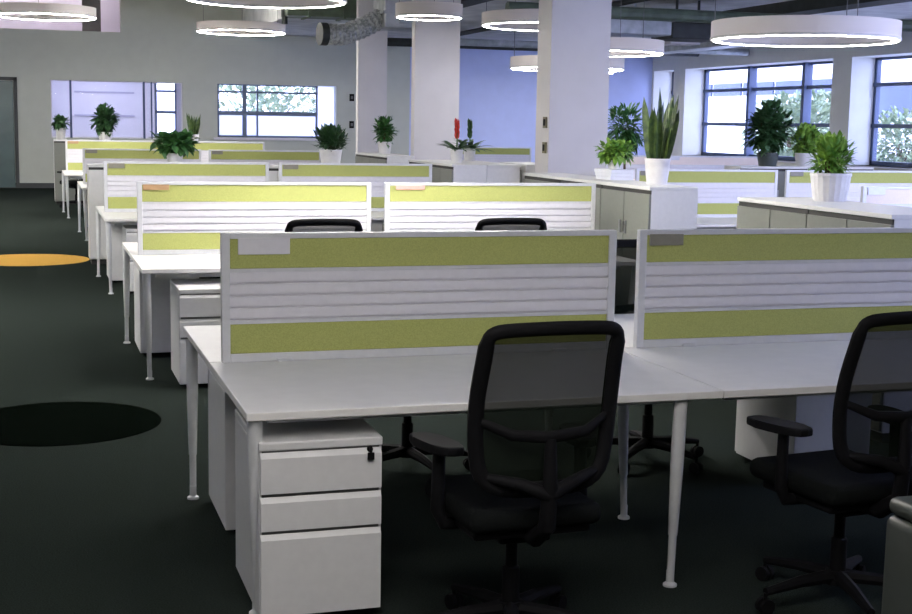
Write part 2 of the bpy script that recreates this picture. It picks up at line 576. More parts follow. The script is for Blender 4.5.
# dark glass door on the left of the back wall
root = bpy.data.objects.new('door_1', None)
col.objects.link(root)
struct(root)
f = MB()
f.box(-0.36, -0.28, BY - 0.05, BY - 0.001, 0, 2.6).box(-1.75, -1.67, BY - 0.05, BY - 0.001, 0, 2.6).box(-1.75, -0.28, BY - 0.05, BY - 0.001, 2.52, 2.6)
f.build('door_frame', M['baseboard'], root)
MB().box(-1.66, -0.37, BY - 0.035, BY - 0.01, 0.02, 2.51).build('glass_leaf', M['tealglass'], root)
MB().tube([(-1.5, BY - 0.06, 0.9), (-1.5, BY - 0.06, 1.3)], 0.015).build('door_handle', M['chrome'], root)

# ------------------------------------------------------------------ outside the windows
struct(MB().box(-30, 90, 38, 120, -5.1, -5.0).box(17.5, 90, -40, 38, -5.1, -5.0).build('outdoor_ground', M['ground']))
for i, (x0, x1, y0, y1, h, bands, lab) in enumerate((
        (44, 56, 66.5, 100, 6.4, [(3.8, 4.6)], 'low white outdoor building with a blue glass band seen through the far right window'),
        (44, 56, 44, 65, 6.6, [(2.4, 4.1)], 'white outdoor building with tall blue glass seen through the window at the right picture edge'))):
    b = thing('building', lab, 'building', (0, 0, -5))
    m_ = MB()
    m_.box(x0, x1, y0, y1, 0, h + 5)
    m_.box(x0 - 0.6, x1 + 0.6, y0 - 0.6, y1 + 0.6, h + 5, h + 5.5)
    m_.build('wall', M['facade'], b)
    for (z0, z1) in bands:
        g_ = MB()
        n = int((y1 - y0) / 4)
        for k in range(n):
            g_.box(x0 - 0.12, x0 - 0.02, y0 + 0.4 + k * 4, y0 + 4.1 + k * 4, z0 + 5, z1 + 5)
        g_.build('glazing', M['blueglass'], b)


def crown(mb, c, r, n, L, rng):
    for _ in range(n):
        while True:
            p = Vector((rng.uniform(-1, 1), rng.uniform(-1, 1), rng.uniform(-1, 1)))
            if 0.3 < p.length < 1:
                break
        q = Vector(c) + Vector((p.x * r[0], p.y * r[1], p.z * r[2]))
        d = (p.normalized() + Vector((rng.uniform(-.7, .7), rng.uniform(-.7, .7), rng.uniform(-.6, .6)))).normalized()
        mb.leaf(q, d, (0, 0, 1), L * rng.uniform(.7, 1.3), L * .55, 0.2)
    return mb


def out_tree(x, y, h, r, lab, n=900):
    t = thing('tree', lab, 'tree', (x, y, -5))
    mb = MB()
    mb.tube([(0, 0, 0), (0.1, 0, h * .5), (0, .1, h * .8)], [.22, .16, .07], 8)
    for k in range(6):
        a = k * 1.05
        mb.tube([(0.05, 0, h * (.42 + .05 * k)), (math.cos(a) * r * .6, math.sin(a) * r * .6, h * (.6 + .05 * k))], [.08, .03], 6)
    mb.build('trunk', M['stem'], t)
    mb = MB()
    rng = random.Random(int(x * 7 + y))
    crown(mb, (0, 0, h - r * .9), (r, r, r * .95), n * 2, .34, rng)
    mb.build('foliage', M['treeleaf'], t)
    return t


out_tree(8.2, 50, 8.4, 2.4, 'leafy outdoor tree behind the back window, left one')
out_tree(12.9, 56, 8.6, 2.5, 'leafy outdoor tree behind the back window, right one')
out_tree(29.0, 48.0, 8.0, 1.9, 'outdoor tree in the far right window behind the dark bush')
out_tree(33.0, 52.0, 8.3, 1.8, 'outdoor tree behind the nearest pane of the far right window')
out_tree(38.4, 54.0, 7.6, 1.9, 'outdoor tree low in the window at the right picture edge')

# ------------------------------------------------------------------ carpet circles
for r, c, mname, name, lab in ((0.56, (0.11, 7.69), 'carpet_black', 'round_carpet_inlay', 'round black carpet circle in the near part of the aisle'),
                               (0.70, (-0.06, 16.75), 'carpet_orange', 'round_carpet_inlay', 'round orange carpet circle further along the aisle')):
    o = MB().lathe([(0, 0.001), (0, 0.005), (r - .004, 0.005), (r, 0.001), (0, 0.001)][1:], (0, 0, 0), 72).build(name, M[mname], loc=(*c, 0))
    tag(o, lab, 'carpet')

# ------------------------------------------------------------------ desks
DW, DD, DH = 1.745, 0.968, 0.74


def make_desk():
    """origin at left-front floor corner; user sits on the -y side"""
    root = thing('desk', '', 'desk')
    mb = MB()
    mb.box(0.002, DW - 0.002, 0, DD, DH - 0.028, DH, 0.003)
    mb.build('tabletop', M['white'], root)
    mb = MB()
    mb.box(0.10, DW - 0.10, 0.17, 0.20, DH - 0.075, DH - 0.029)
    mb.box(0.10, DW - 0.10, 0.80, 0.83, DH - 0.075, DH - 0.029)
    mb.build('rail', M['leg'], root)
    return root


def add_leg(root, x, y, dx, dy):
    """slim tapered leg: top at (x,y), foot shifted by dx,dy"""
    top = Vector((x, y, DH - 0.03))
    bot = Vector((x + dx, y + dy, 0.0))
    d = bot - top
    mb = MB()
    pts = [top, top + d * .35, top + d * .72, top + d * .73, top + d * .95]
    lg = mb.tube(pts, [.026, .025, .018, .0155, .0145], 14).build('leg', M['leg'], root, True)
    f = MB()
    f.lathe([(0.0, 0.0), (0.026, 0.0), (0.026, 0.008), (0.015, 0.016), (0.015, 0.06), (0, 0.06)], (bot.x, bot.y, 0), 16)
    f.build('foot', M['leg'], lg, True)


def variant(legs):
    d = make_desk()
    for a in legs:
        add_leg(d, *a)
    return d


# left desks carry the outer legs and the shared joint leg; mirrored pairs behind the screen
near_left = variant([(0.035, 0.045, 0.02, 0.10), (DW - 0.15, 0.045, -0.015, 0.0), (DW, DD - 0.08, 0.03, 0)])
near_right = variant([(DW - 0.035, 0.045, -0.02, 0.10)])
far_left = variant([(DW - 0.02, 0.20, 0.012, 0.10)])      # turned by 180: its own right end is at the aisle
far_right = variant([(0.035, 0.20, 0.02, 0.08), (DW, 0.20, 0, 0.03)])
U = {k: [] for k in ('nl', 'nr', 'fl', 'fr')}

ROWN = ['front', 'second', 'third', 'fourth', 'fifth']
ROWS = [(4.33, 0.65, 0), (8.73, 0.65, 0), (13.23, 0.65, 0), (19.15, 0.65, 0), (23.55, 0.52, 0.045)]
D2 = DD * 2 + 0.012
for k, (yb, x0, dz) in enumerate(ROWS):
    rn = ROWN[k]
    place(near_left, U['nl'], (x0, yb, 0), 0, f'white desk in the {rn} row, aisle end, this side of the lime screen', 'white bench desks left of the cabinets')
    place(near_right, U['nr'], (x0 + DW, yb, 0), 0, f'white desk in the {rn} row, cabinet end, this side of the lime screen', 'white bench desks left of the cabinets')
    place(far_left, U['fl'], (x0 + DW, yb + D2, 0), PI, f'white desk in the {rn} row, aisle end, behind the lime screen', 'white bench desks left of the cabinets')
    place(far_right, U['fr'], (x0 + 2 * DW, yb + D2, 0), PI, f'white desk in the {rn} row, cabinet end, behind the lime screen', 'white bench desks left of the cabinets')
RROWS = [(8.35, 6.25, 'nearest'), (12.05, 6.0, 'middle'), (18.25, 7.62, 'far'), (24.0, 7.62, 'rearmost')]
for yb, x0, rn in RROWS:
    place(near_left, U['nl'], (x0, yb, 0), 0, f'white desk on the window side, {rn} row there, left end near side', 'white bench desks by the windows')
    place(near_right, U['nr'], (x0 + DW, yb, 0), 0, f'white desk on the window side, {rn} row there, right end near side', 'white bench desks by the windows')
    place(far_left, U['fl'], (x0 + DW, yb + D2, 0), PI, f'white desk on the window side, {rn} row there, left end far side', 'white bench desks by the windows')
    place(far_right, U['fr'], (x0 + 2 * DW, yb + D2, 0), PI, f'white desk on the window side, {rn} row there, right end far side', 'white bench desks by the windows')

# ------------------------------------------------------------------ desk screens
SW, SH = 1.678, 0.512


def make_screen(tag_m, tx0, tx1, th, fab='green'):
    root = thing('desk_screen', '', 'screen')
    f = MB()
    e = 0.034
    f.box(0, e, -0.018, 0.018, 0, SH, 0.003).box(SW - e, SW, -0.018, 0.018, 0, SH, 0.003)
    f.box(e, SW - e, -0.018, 0.018, SH - 0.022, SH, 0.003).box(e, SW - e, -0.018, 0.018, 0, 0.034, 0.003)
    f.box(e, SW - e, -0.014, 0.014, 0.152, 0.166).box(e, SW - e, -0.014, 0.014, 0.358, 0.372)
    f.build('frame', M['frame'], root)
    MB().box(e, SW - e, -0.011, 0.011, 0.372, SH - 0.022, 0.003).build('fabric_panel', M[fab], root)
    MB().box(e, SW - e, -0.011, 0.011, 0.034, 0.152, 0.003).build('fabric_panel', M[fab], root)
    s = MB()
    s.box(e, SW - e, -0.003, 0.003, 0.166, 0.358)
    n = 4
    for i in range(n):
        z0 = 0.166 + i * 0.048
        for sg in (-1, 1):
            ol = [(sg * 0.003, z0 + 0.0075), (sg * 0.013, z0 + 0.0085), (sg * 0.014, z0 + 0.047), (sg * 0.003, z0 + 0.048)]
            if sg > 0:
                ol = ol[::-1]
            s.prism(ol, 'x', e, SW - e)
    s.build('slat_panel', M['slat'], root)
    c = MB().box(tx0, tx1, -0.021, -0.0115, SH - 0.022 - th, SH - 0.018, 0.002).build('name_holder', tag_m, root)
    for xx in (0.25, SW - 0.25):
        MB().box(xx - 0.03, xx + 0.03, -0.03, 0.03, -0.001, 0.012, 0.002).build('foot_clamp', M['frame'], root)
    return root


scr = {'w': make_screen(M['tagwhite'], 0.065, 0.27, 0.062), 'g': make_screen(M['taggrey'], 0.045, 0.205, 0.045),
       'b': make_screen(M['tagbrown'], 0.04, 0.22, 0.035), 'p': make_screen(M['tagpink'], 0.08, 0.30, 0.03), 'v': make_screen(M['frame'], 0.045, 0.205, 0.045, 'cream')}
US = {k: [] for k in scr}
KIND = [('w', 'g'), ('b', 'p'), ('g', 'g'), ('g', 'g'), ('b', 'p')]
TAGN = {'w': 'a white name holder', 'g': 'an olive grey name holder', 'b': 'a brown name holder', 'p': 'a pinkish name holder'}
for k, (yb, x0, dz) in enumerate(ROWS):
    for s in (0, 1):
        kd = KIND[k][s]
        o = place(scr[kd], US[kd], (x0 + 0.048 + s * (SW + 0.108), yb + DD + 0.006 - (0.01 if k == 0 else 0.02), DH), 0,
                  f'lime and white slatted desk screen with {TAGN[kd]}, {ROWN[k]} row, {"right" if s else "left"} half', 'lime desk screens left of the cabinets')
        if dz:
            o.scale = (1, 1, 1.09)
for yb, x0, rn in RROWS:
    for s in (0, 1):
        kd = 'v' if rn in ('nearest', 'far') else 'g'
        o = place(scr[kd], US[kd], (x0 + 0.048 + s * (SW + 0.108), yb + DD - 0.01, DH), 0,
                  f'{"cream" if kd == "v" else "lime"} and white desk screen on the window side, {rn} row there, {"right" if s else "left"} half', 'desk screens by the windows')


# ------------------------------------------------------------------ pedestals
def make_pedestal(key=True):
    root = thing('mobile_pedestal', '', 'drawer unit')
    W_, D_, H_ = 0.42, 0.56, 0.635
    b = MB()
    b.box(0, W_, 0.012, D_, 0.028, H_ - 0.03, 0.004)
    b.box(-0.001, W_ + 0.001, 0.0, D_ + 0.001, H_ - 0.03, H_, 0.005)
    b.build('body', M['ped'], root)
    for (z0, z1) in ((0.035, 0.322), (0.332, 0.450), (0.460, 0.602)):
        d = MB()
        # drawer front with a slanted finger lip at its top
        ol = [(0.010, z0), (-0.006, z0), (-0.006, z1 - 0.022), (0.006, z1 - 0.004), (0.010, z1 - 0.004)]
        d.prism(ol, 'x', 0.004, W_ - 0.004)
        d.build('drawer', M['ped'], root)
        MB().box(0.01, W_ - 0.01, 0.0085, 0.0115, z1 - 0.006, z1 + 0.012).build('finger_gap', M['cable'], root)
    lk = MB().lathe([(0, 0), (0.010, 0), (0.010, 0.008), (0, 0.008)], (0, 0, 0), 14).build('lock', M['black'], root, loc=(W_ - 0.045, 0.0, H_ - 0.04))
    lk.rotation_euler = (PI / 2, 0, 0)
    if key:
        MB().box(-0.004, 0.004, -0.009, 0.014, 0.008, 0.024, 0.002).box(-0.012, 0.012, -0.034, -0.008, 0.018, 0.023, 0.002).build('key', M['black'], lk)
    for cx in (0.05, W_ - 0.05):
        for cy in (0.07, D_ - 0.06):
            c = MB().lathe([(0, -0.01), (0.017, -0.01), (0.017, 0.01), (0, 0.01)], (0, 0, 0), 14).build('caster', M['black'], root, True, loc=(cx, cy, 0.018))
            c.rotation_euler = (0, PI / 2, 0)
    return root


ped = make_pedestal(True)
UPD = []
PG = 'white drawer pedestals'
place(ped, UPD, (0.695, 4.345, 0), 0, 'white three-drawer pedestal with a black key, under the front desk corner', PG)
place(ped, UPD, (1.14, 5.93, 0), PI, 'white pedestal behind the nearest drawer unit, under the far front-row desk', PG)
place(ped, UPD, (3.86, 6.08, 0), PI, 'white pedestal in the shade under the front row, near the right office chair', PG)
place(ped, UPD, (0.86, 8.50, 0), 0, 'white three-drawer pedestal under the near desk of the second row', PG)
place(ped, UPD, (1.13, 10.3, 0), PI, 'white pedestal under the far desk of the second row, aisle end', PG)
place(ped, UPD, (0.85, 13.3, 0), 0, 'white three-drawer pedestal under the near desk of the third row', PG)
place(ped, UPD, (1.16, 14.8, 0), PI, 'white pedestal under the far desk of the third row, aisle end', PG)


# ------------------------------------------------------------------ office chairs
def make_chair():
    """faces +y, origin on the floor under the gas column"""
    root = thing('office_chair', '', 'chair')
    # back frame: rounded trapezoid loop, gently curved and reclined
    def bp(x, z):
        t = (z - 0.57) / 0.51
        return (x, -0.235 - 0.085 * t + 0.03 * math.sin(t * PI) + 0.25 * x * x * 1.0, z)
    outline = []
    pts2 = [(-0.13, 0.575), (-0.20, 0.62), (-0.220, 0.72), (-0.224, 0.85), (-0.218, 0.98), (-0.214, 1.05), (-0.195, 1.075), (-0.14, 1.083), (0, 1.086),
            (0.14, 1.083), (0.195, 1.075), (0.214, 1.05), (0.218, 0.98), (0.224, 0.85), (0.220, 0.72), (0.20, 0.62), (0.13, 0.575), (0, 0.568)]
    # smooth sampling (Catmull-Rom)
    n = len(pts2)
    for i in range(n):
        p0, p1, p2, p3 = (pts2[(i + j - 1) % n] for j in range(4))
        for s in (0, .33, .66):
            q = []
            for a in (0, 1):
                q.append(0.5 * (2 * p1[a] + (p2[a] - p0[a]) * s + (2 * p0[a] - 5 * p1[a] + 4 * p2[a] - p3[a]) * s * s + (3 * p1[a] - p0[a] - 3 * p2[a] + p3[a]) * s ** 3))
            outline.append(bp(*q))
    fr = MB()
    N = len(outline)
    pts = outline + outline[:1]
    rad = []
    for p in pts:
        rad.append(0.022 if p[2] > 1.04 else 0.026)
    fr.tube(pts, rad, 10, cap=True, flat=0.75, flat_dir=(0, 1, 0))
    fr.build('back_frame', M['black'], root, True)

    def wid(z):
        for (xa, za), (xb, zb) in zip(pts2[8:], pts2[9:]):
            if zb <= z <= za:
                return xa + (xb - xa) * (za - z) / max(za - zb, 1e-6)
        return 0.1

    def surf(u, v):
        z = 0.575 + (1.082 - 0.575) * v
        return bp((u * 2 - 1) * wid(z), z)
    MB().grid(surf, 12, 16).build('back_mesh', M['mesh'], root, True)
    # lumbar bow and the Y shaped spine behind the mesh
    lb = MB()
    lb.tube([bp(-0.225, 0.80), (-0.12, -0.285, 0.755), (0, -0.295, 0.745), (0.12, -0.285, 0.755), bp(0.225, 0.80)], [.012, .018, .02, .018, .012], 10, flat=.6, flat_dir=(0, 1, 0))
    lb.build('lumbar_bow', M['black'], root, True)
    sp = MB()
    sp.tube([(0.0, -0.04, 0.40), (0.0, -0.20, 0.40), (0.0, -0.285, 0.46), (0.0, -0.30, 0.58), (0, -0.295, 0.74)], [.03, .032, .03, .026, .018], 10, flat=.8, flat_dir=(0, 1, 0))
    for s in (-1, 1):
        sp.tube([(0, -0.297, 0.56), (s * 0.09, -0.285, 0.60), bp(s * 0.19, 0.615)], [.024, .02, .014], 10)
    sp.build('spine', M['black'], root, True)
    # seat
    st = MB()
    st.box(-0.228, 0.228, -0.22, 0.26, 0.425, 0.50, 0.033, 4)
    st.build('seat', M['blackfab'], root, True)
    MB().box(-0.20, 0.20, -0.18, 0.20, 0.395, 0.427, 0.01).box(-0.09, 0.09, -0.12, 0.14, 0.355, 0.397, 0.012).build('seat_pan', M['black'], root)
    # arms
    for s in (-1, 1):
        ar = MB()
        ar.tube([(s * 0.12, 0.02, 0.395), (s * 0.235, 0.02, 0.402), (s * 0.255, 0.02, 0.45), (s * 0.250, 0.025, 0.645)], [.02, .022, .024, .021], 10, flat=.9, flat_dir=(0, 1, 0))
        ao = ar.build('armrest', M['black'], root, True)
        # pad: rounded wedge outline turned slightly outwards
        ol = []
        for k in range(20):
            a = 2 * PI * k / 20
            cx = 0.052 * math.copysign(abs(math.cos(a)) ** 0.6, math.cos(a))
            cy = 0.13 * math.copysign(abs(math.sin(a)) ** 0.7, math.sin(a))
            rot = s * 0.18
            ol.append((s * 0.252 + cx * math.cos(rot) - cy * math.sin(rot) * -1, 0.05 + cy * math.cos(rot)))
        MB().prism(ol, 'z', 0.645, 0.675, 0.008).build('arm_pad', M['black'], ao)
    # column and star base
    MB().lathe([(0, 0.10), (0.030, 0.10), (0.028, 0.24), (0.020, 0.245), (0.020, 0.36), (0, 0.36)], (0, 0, 0), 18).build('gas_column', M['black'], root, True)
    bs = MB()
    bs.lathe([(0, 0.075), (0.045, 0.075), (0.042, 0.125), (0, 0.125)], (0, 0, 0), 18)
    for k in range(5):
        a = PI / 2 + k * 2 * PI / 5 + 0.3
        ca, sa = math.cos(a), math.sin(a)
        bs.tube([(0.02 * ca, 0.02 * sa, 0.103), (0.16 * ca, 0.16 * sa, 0.098), (0.31 * ca, 0.31 * sa, 0.078)], [.027, .022, .015], 8)
    bo = bs.build('star_base', M['black'], root, True)
    for k in range(5):
        a = PI / 2 + k * 2 * PI / 5 + 0.3
        ca, sa = math.cos(a), math.sin(a)
        cs = MB()
        cs.tube([(0.31 * ca - 0.022 * sa, 0.31 * sa + 0.022 * ca, 0.0275), (0.31 * ca - 0.006 * sa, 0.31 * sa + 0.006 * ca, 0.0275)], 0.0275, 14)
        cs.tube([(0.31 * ca + 0.006 * sa, 0.31 * sa - 0.006 * ca, 0.0275), (0.31 * ca + 0.022 * sa, 0.31 * sa - 0.022 * ca, 0.0275)], 0.0275, 14)
        cs.tube([(0.31 * ca, 0.31 * sa, 0.03), (0.31 * ca, 0.31 * sa, 0.075)], 0.007, 8)
        cs.build('caster', M['black'], bo, True)
    return root


chair = make_chair()
UC = []
CG = 'black mesh office chairs'
place(chair, UC, (1.485, 4.06, 0), 0.04, 'black mesh office chair in front of the nearest desk, left of the two', CG)
place(chair, UC, (2.735, 4.06, 0), 0.12, 'black mesh office chair cut by the right picture edge, nearest row', CG)
place(chair, UC, (1.72, 6.22, 0), PI - 0.1, 'black office chair seen below the front desk beside the drawer unit, facing us', CG)
place(chair, UC, (2.96, 6.12, 0), PI + 0.15, 'black office chair seen below the front desk behind the middle leg, facing us', CG)
place(chair, UC, (1.69, 8.36, 0), 0.0, 'black office chair showing its top over the left front screen', CG)
place(chair, UC, (2.90, 8.36, 0), 0.0, 'black office chair showing its top over the front screen, further right', CG)
place(chair, UC, (2.55, 12.6, 0), 0.2, 'black office chair seen through the gap of the second-row screens', CG)
place(chair, UC, (0.80, 26.6, 0), 0.4, 'black office chair at the far aisle end, before the rear cabinets', CG)
place(chair, UC, (5.55, 8.85, 0), -0.3, 'black office chair showing its top behind the low cabinets on the right', CG)

# bin at the right picture edge
b = thing('waste_bin', 'grey rounded waste bin at the bottom right picture corner', 'bin', (2.585, 3.23, 0))
MB().box(-0.16, 0.16, -0.15, 0.15, 0.0, 0.55, 0.03, 4).build('body', M['bin'], b, True)
MB().box(-0.155, 0.155, -0.145, 0.145, 0.551, 0.605, 0.024, 4).build('lid', M['bin'], b, True)


# ------------------------------------------------------------------ cabinets
def make_cabinet(W_, D_, H_, nd=2, dm='cabdoor'):
    """origin floor left-front; doors on the -y side"""
    root = thing('storage_cabinet', '', 'cabinet')
    b = MB()
    b.box(0.001, W_ - 0.001, 0.02, D_, 0.06, H_ - 0.025)
    b.build('body', M['cab'], root)
    MB().box(0, W_, 0.0, D_, H_ - 0.025, H_, 0.003).build('top', M['cab'], root)
    MB().box(0.02, W_ - 0.02, 0.04, D_ - 0.02, 0, 0.06).build('plinth', M['dark'], root)
    dw = W_ / nd
    for k in range(nd):
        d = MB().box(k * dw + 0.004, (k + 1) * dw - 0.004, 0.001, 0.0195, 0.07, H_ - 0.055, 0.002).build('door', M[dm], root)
        hx = (k + 1) * dw - 0.05 if k % 2 == 0 else k * dw + 0.05
        MB().box(hx - 0.012, hx + 0.012, -0.012, 0.001, H_ * .70, H_ * .70 + 0.10, 0.003).build('handle', M['chrome'], d)
    l = MB().box(dw + 0.004 if nd > 1 else 0.03, dw + 0.022 if nd > 1 else 0.05, -0.006, 0.0, H_ * .70 + 0.01, H_ * .70 + 0.09, 0.002)
    l.build('lock', M['black'], root)
    MB().box(0.004, W_ - 0.004, 0.012, 0.0195, H_ - 0.055, H_ - 0.025).build('top_gap', M['dark'], root)
    return root


ROT = -PI / 2     # doors facing the aisle side (-x)
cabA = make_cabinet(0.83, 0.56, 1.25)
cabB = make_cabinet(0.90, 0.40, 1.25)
cabC = make_cabinet(0.87, 0.44, 1.15, 2, 'cab')
UA, UB, UCc = [], [], []
GA = 'pale storage cabinets along the right aisle'


def side_cab(proto, used, X, y_far, lab, grp=GA):
    # rotated by -90 deg: local x runs to -y, local y to +x
    return place(proto, used, (X, y_far, 0), ROT, lab, grp)


side_cab(cabA, UA, 4.36, 6.99, 'low pale storage cabinet nearest on the right, its bright end towards us')
side_cab(cabA, UA, 4.36, 7.82, 'low pale storage cabinet on the right, under the ribbed white plant pot')
side_cab(cabB, UB, 4.36, 10.03, 'pale two-door storage cabinet under the tall upright plant')
side_cab(cabB, UB, 4.36, 10.935, 'pale storage cabinet with the white paper stack on it')
side_cab(cabB, UB, 4.36, 11.84, 'pale storage cabinet farthest of those before the big column')
side_cab(cabB, UB, 4.36, 14.98, 'pale storage cabinet under the red-flowered plant, aisle side')
side_cab(cabB, UB, 4.36, 15.885, 'pale storage cabinet behind the red-flowered plant, aisle side')
o = place(cabB, UB, (4.765 + 0.40, 14.08, 0), PI / 2, 'white storage cabinet back to back with the one under the red-flowered plant', GA)
o = place(cabB, UB, (4.765 + 0.40, 14.985, 0), PI / 2, 'white storage cabinet under the plant with the dark spike', GA)
o = place(cabB, UB, (5.28 + 0.42, 14.3, 0), PI / 2, 'grey storage cabinet just behind the big column, left side showing', GA)
side_cab(cabB, UB, 4.52, 19.4, 'pale storage cabinet under the small bushy plant left of the middle column', GA)
side_cab(cabB, UB, 4.52, 18.495, 'pale storage cabinet before the small bushy plant left of the middle column', GA)
for k, lb in enumerate(('aisle end with its white end panel', 'with the leafy trailing plant in a white pot', 'second from the cabinet aisle', 'with the dark spiky plant in a white pot')):
    place(cabC, UCc, (0.62 + 0.872 * k, 16.1, 0), 0, f'white cabinet behind the third-row screens, {lb}', 'white cabinets behind the third row')
for k, lb in enumerate(('aisle end, under the small grey pot', 'with the dense dark plant', 'third from the aisle', 'with the small upright plant')):
    o = place(cabB, UB, (0.42 + 0.905 * k, 27.45, 0), 0, f'pale storage cabinet before the back wall, {lb}', 'pale cabinets before the back wall')
# cabinets under the window side plants
place(cabB, UB, (7.93, 14.17, 0), 0, 'pale storage cabinet on the window side under the dark bush', 'pale cabinets on the window side')
place(cabB, UB, (8.84, 14.17, 0), 0, 'pale storage cabinet on the window side under the light green plant', 'pale cabinets on the window side')

# paper stack on the cabinet
for k in range(3):
    o = MB().box(-0.105, 0.105, -0.15, 0.15, 0, 0.028, 0.003).build('paper_stack', M['paper'], loc=(4.65, 10.42 + 0.01 * k, 1.25 + 0.0285 * k))
    o.rotation_euler = (0, 0, 0.04 * k)
    tag(o, ('lowest', 'middle', 'topmost')[k] + ' white paper pack on the cabinet behind the tall upright plant', 'paper', 'white paper packs')


# ------------------------------------------------------------------ plants
def make_pot(root, r, h, m, ribbed=False, taper=0.78):
    pr = [(0, 0), (r * taper, 0), (r * (taper + 1) / 2 * 1.02, h * .5), (r * .97, h * .88), (r, h * .9), (r, h), (r * .9, h), (r * .88, h * .86), (0, h * .86)]
    MB().lathe(pr, n=40 if ribbed else 28, flute=0.03 if ribbed else 0).build('pot', m, root, not ribbed)
    MB().lathe([(0, h * .862), (r * .86, h * .862), (r * .5, h * .90), (0, h * .91)], n=20).build('soil', M['soil'], root, True)


def bush(loc, lab, pr, ph, rx, rz, leafm, n, L, potm=None, seed=1, ribbed=False, stems=7, name='potted_plant', lw=.5, spike=0.0, skirt=0.0, cz=None):
    rng = random.Random(seed)
    root = thing(name, lab, 'plant', loc)
    make_pot(root, pr, ph, potm or M['pot'], ribbed)
    st, fo = MB(), MB()
    for k in range(stems):
        a = rng.uniform(0, 2 * PI)
        rr = rx * rng.uniform(.2, .75)
        st.tube([(pr * .3 * math.cos(a), pr * .3 * math.sin(a), ph * .87), (rr * .6 * math.cos(a), rr * .6 * math.sin(a), ph + rz * .8), (rr * math.cos(a), rr * math.sin(a), ph + rz * rng.uniform(1.1, 1.7))], [.006, .005, .002], 6)
    if cz:
        st.tube([(0, 0, ph * .87), (0.015, 0.01, (ph + cz) / 2), (0, 0, cz)], [.02, .018, .01], 8)
    st.build('stem', M['stem'], root)
    c = Vector((0, 0, cz or (ph + rz * .92)))
    for _ in range(n):
        while True:
            p = Vector((rng.uniform(-1, 1), rng.uniform(-1, 1), rng.uniform(-1 - skirt, 1)))
            if p.length < 1 + skirt:
                break
        lump = 1 + .18 * math.sin(p.x * 5 + seed) * math.cos(p.y * 4 + p.z * 5)
        q = c + Vector((p.x * rx * lump, p.y * rx * lump, p.z * rz * lump))
        d = (p + Vector((rng.uniform(-.5, .5), rng.uniform(-.5, .5), rng.uniform(-.3, .6) + spike))).normalized()
        if q.z < ph * .88 and (q.x ** 2 + q.y ** 2) ** .5 < pr * 1.05:
            continue
        fo.leaf(q - d * L * .4, d, (0, 0, 1), L * rng.uniform(.7, 1.25), L * lw, 0.2)
    fo.build('foliage', leafm, root)
    return root


def blades(loc, lab, pr, ph, n, H, W_, leafm, potm, spread=0.25, seed=2):
    rng = random.Random(seed)
    root = thing('potted_snake_plant', lab, 'plant', loc)
    make_pot(root, pr, ph, potm)
    fo = MB()
    for k in range(n):
        a = k * 2.4
        rr = pr * .62 * math.sqrt((k + .5) / n)
        d = Vector((math.cos(a) * spread * rng.uniform(.3, 1), math.sin(a) * spread * rng.uniform(.3, 1), 1))
        fo.leaf((rr * math.cos(a), rr * math.sin(a), ph * .86), d, (math.cos(a + 1), math.sin(a + 1), 0), H * rng.uniform(.6, 1.0), W_ * rng.uniform(.8, 1.2), 0.0, seg=5)
    fo.build('foliage', leafm, root)
    return root


# bright ribbed pot on the low cabinet
bush((4.775, 7.40, 1.25), 'bushy light green plant in a ribbed white pot on the low cabinet', 0.128, 0.175, 0.135, 0.125, M['leaflight'], 520, 0.075, seed=3, ribbed=True, lw=.35, spike=.5)
# tall banded plant
blades((4.62, 9.55, 1.25), 'tall upright banded plant in a white pot on the two-door cabinet', 0.10, 0.20, 14, 0.58, 0.062, M['leafsnake'], M['pot'], 0.27, seed=5)
# light plant on the paper packs
bush((4.65, 10.42, 1.3365), 'yellow-green leafy plant in a small white pot on the paper packs', 0.065, 0.075, 0.14, 0.08, M['leaflight'], 260, 0.075, seed=8, lw=.6, skirt=.2)
# tall palm standing behind the column
bush((6.95, 15.3, 0), 'tall dark green feathery plant right behind the big column', 0.17, 0.34, 0.24, 0.27, M['leafmid'], 620, 0.12, M['potgrey'], seed=9, lw=.3, spike=-.1, skirt=.15, cz=1.68)
# window side
bush((8.40, 14.38, 1.25), 'dark dense bush in a dark planter before the far right window', 0.13, 0.16, 0.25, 0.30, M['leafdark'], 620, 0.13, M['potdark'], seed=11, lw=.55, name='potted_bush', cz=1.70 - 1.25)
bush((8.93, 14.40, 1.25), 'light green plant in a white pot between the dark bush and the ribbed pot', 0.135, 0.16, 0.19, 0.17, M['leaflight'], 420, 0.11, seed=12, lw=.5, spike=.3)


# bromeliad pair
def brom(loc, lab, spike_m, h, seed):
    rng = random.Random(seed)
    root = thing('potted_bromeliad', lab, 'plant', loc)
    make_pot(root, 0.075, 0.15, M['pot'])
    fo = MB()
    for k in range(28):
        a = k * 2.4 + seed
        e = rng.uniform(.25, 1.2)
        fo.leaf((0.02 * math.cos(a), 0.02 * math.sin(a), 0.13), (math.cos(a), math.sin(a), e), (0, 0, 1), rng.uniform(.22, .34), .05, 0.32, seg=5)
    fo.build('foliage', M['leafdark'], root)
    MB().tube([(0, 0, 0.13), (0.004, 0, h * .6), (0, 0, h)], [.008, .007, .004], 6).build('stem', M['leafmid'], root)
    fl = MB()
    for k in range(26):
        a = k * 2.4
        z = h * .62 + (h * .45) * k / 26
        fl.leaf((0, 0, z), (math.cos(a) * .45, math.sin(a) * .45, 1), (math.cos(a + 1.5), math.sin(a + 1.5), 0), .075, .03, 0)
    fl.build('flower_spike', spike_m, root)
    return root


brom((4.62, 14.75, 1.25), 'plant with a red flower spike in a white pot on the aisle cabinet', M['red'], 0.42, 1)
brom((4.99, 15.42, 1.25), 'plant with a dark spike in a white pot beside the red-flowered one', M['leafdark'], 0.42, 5)
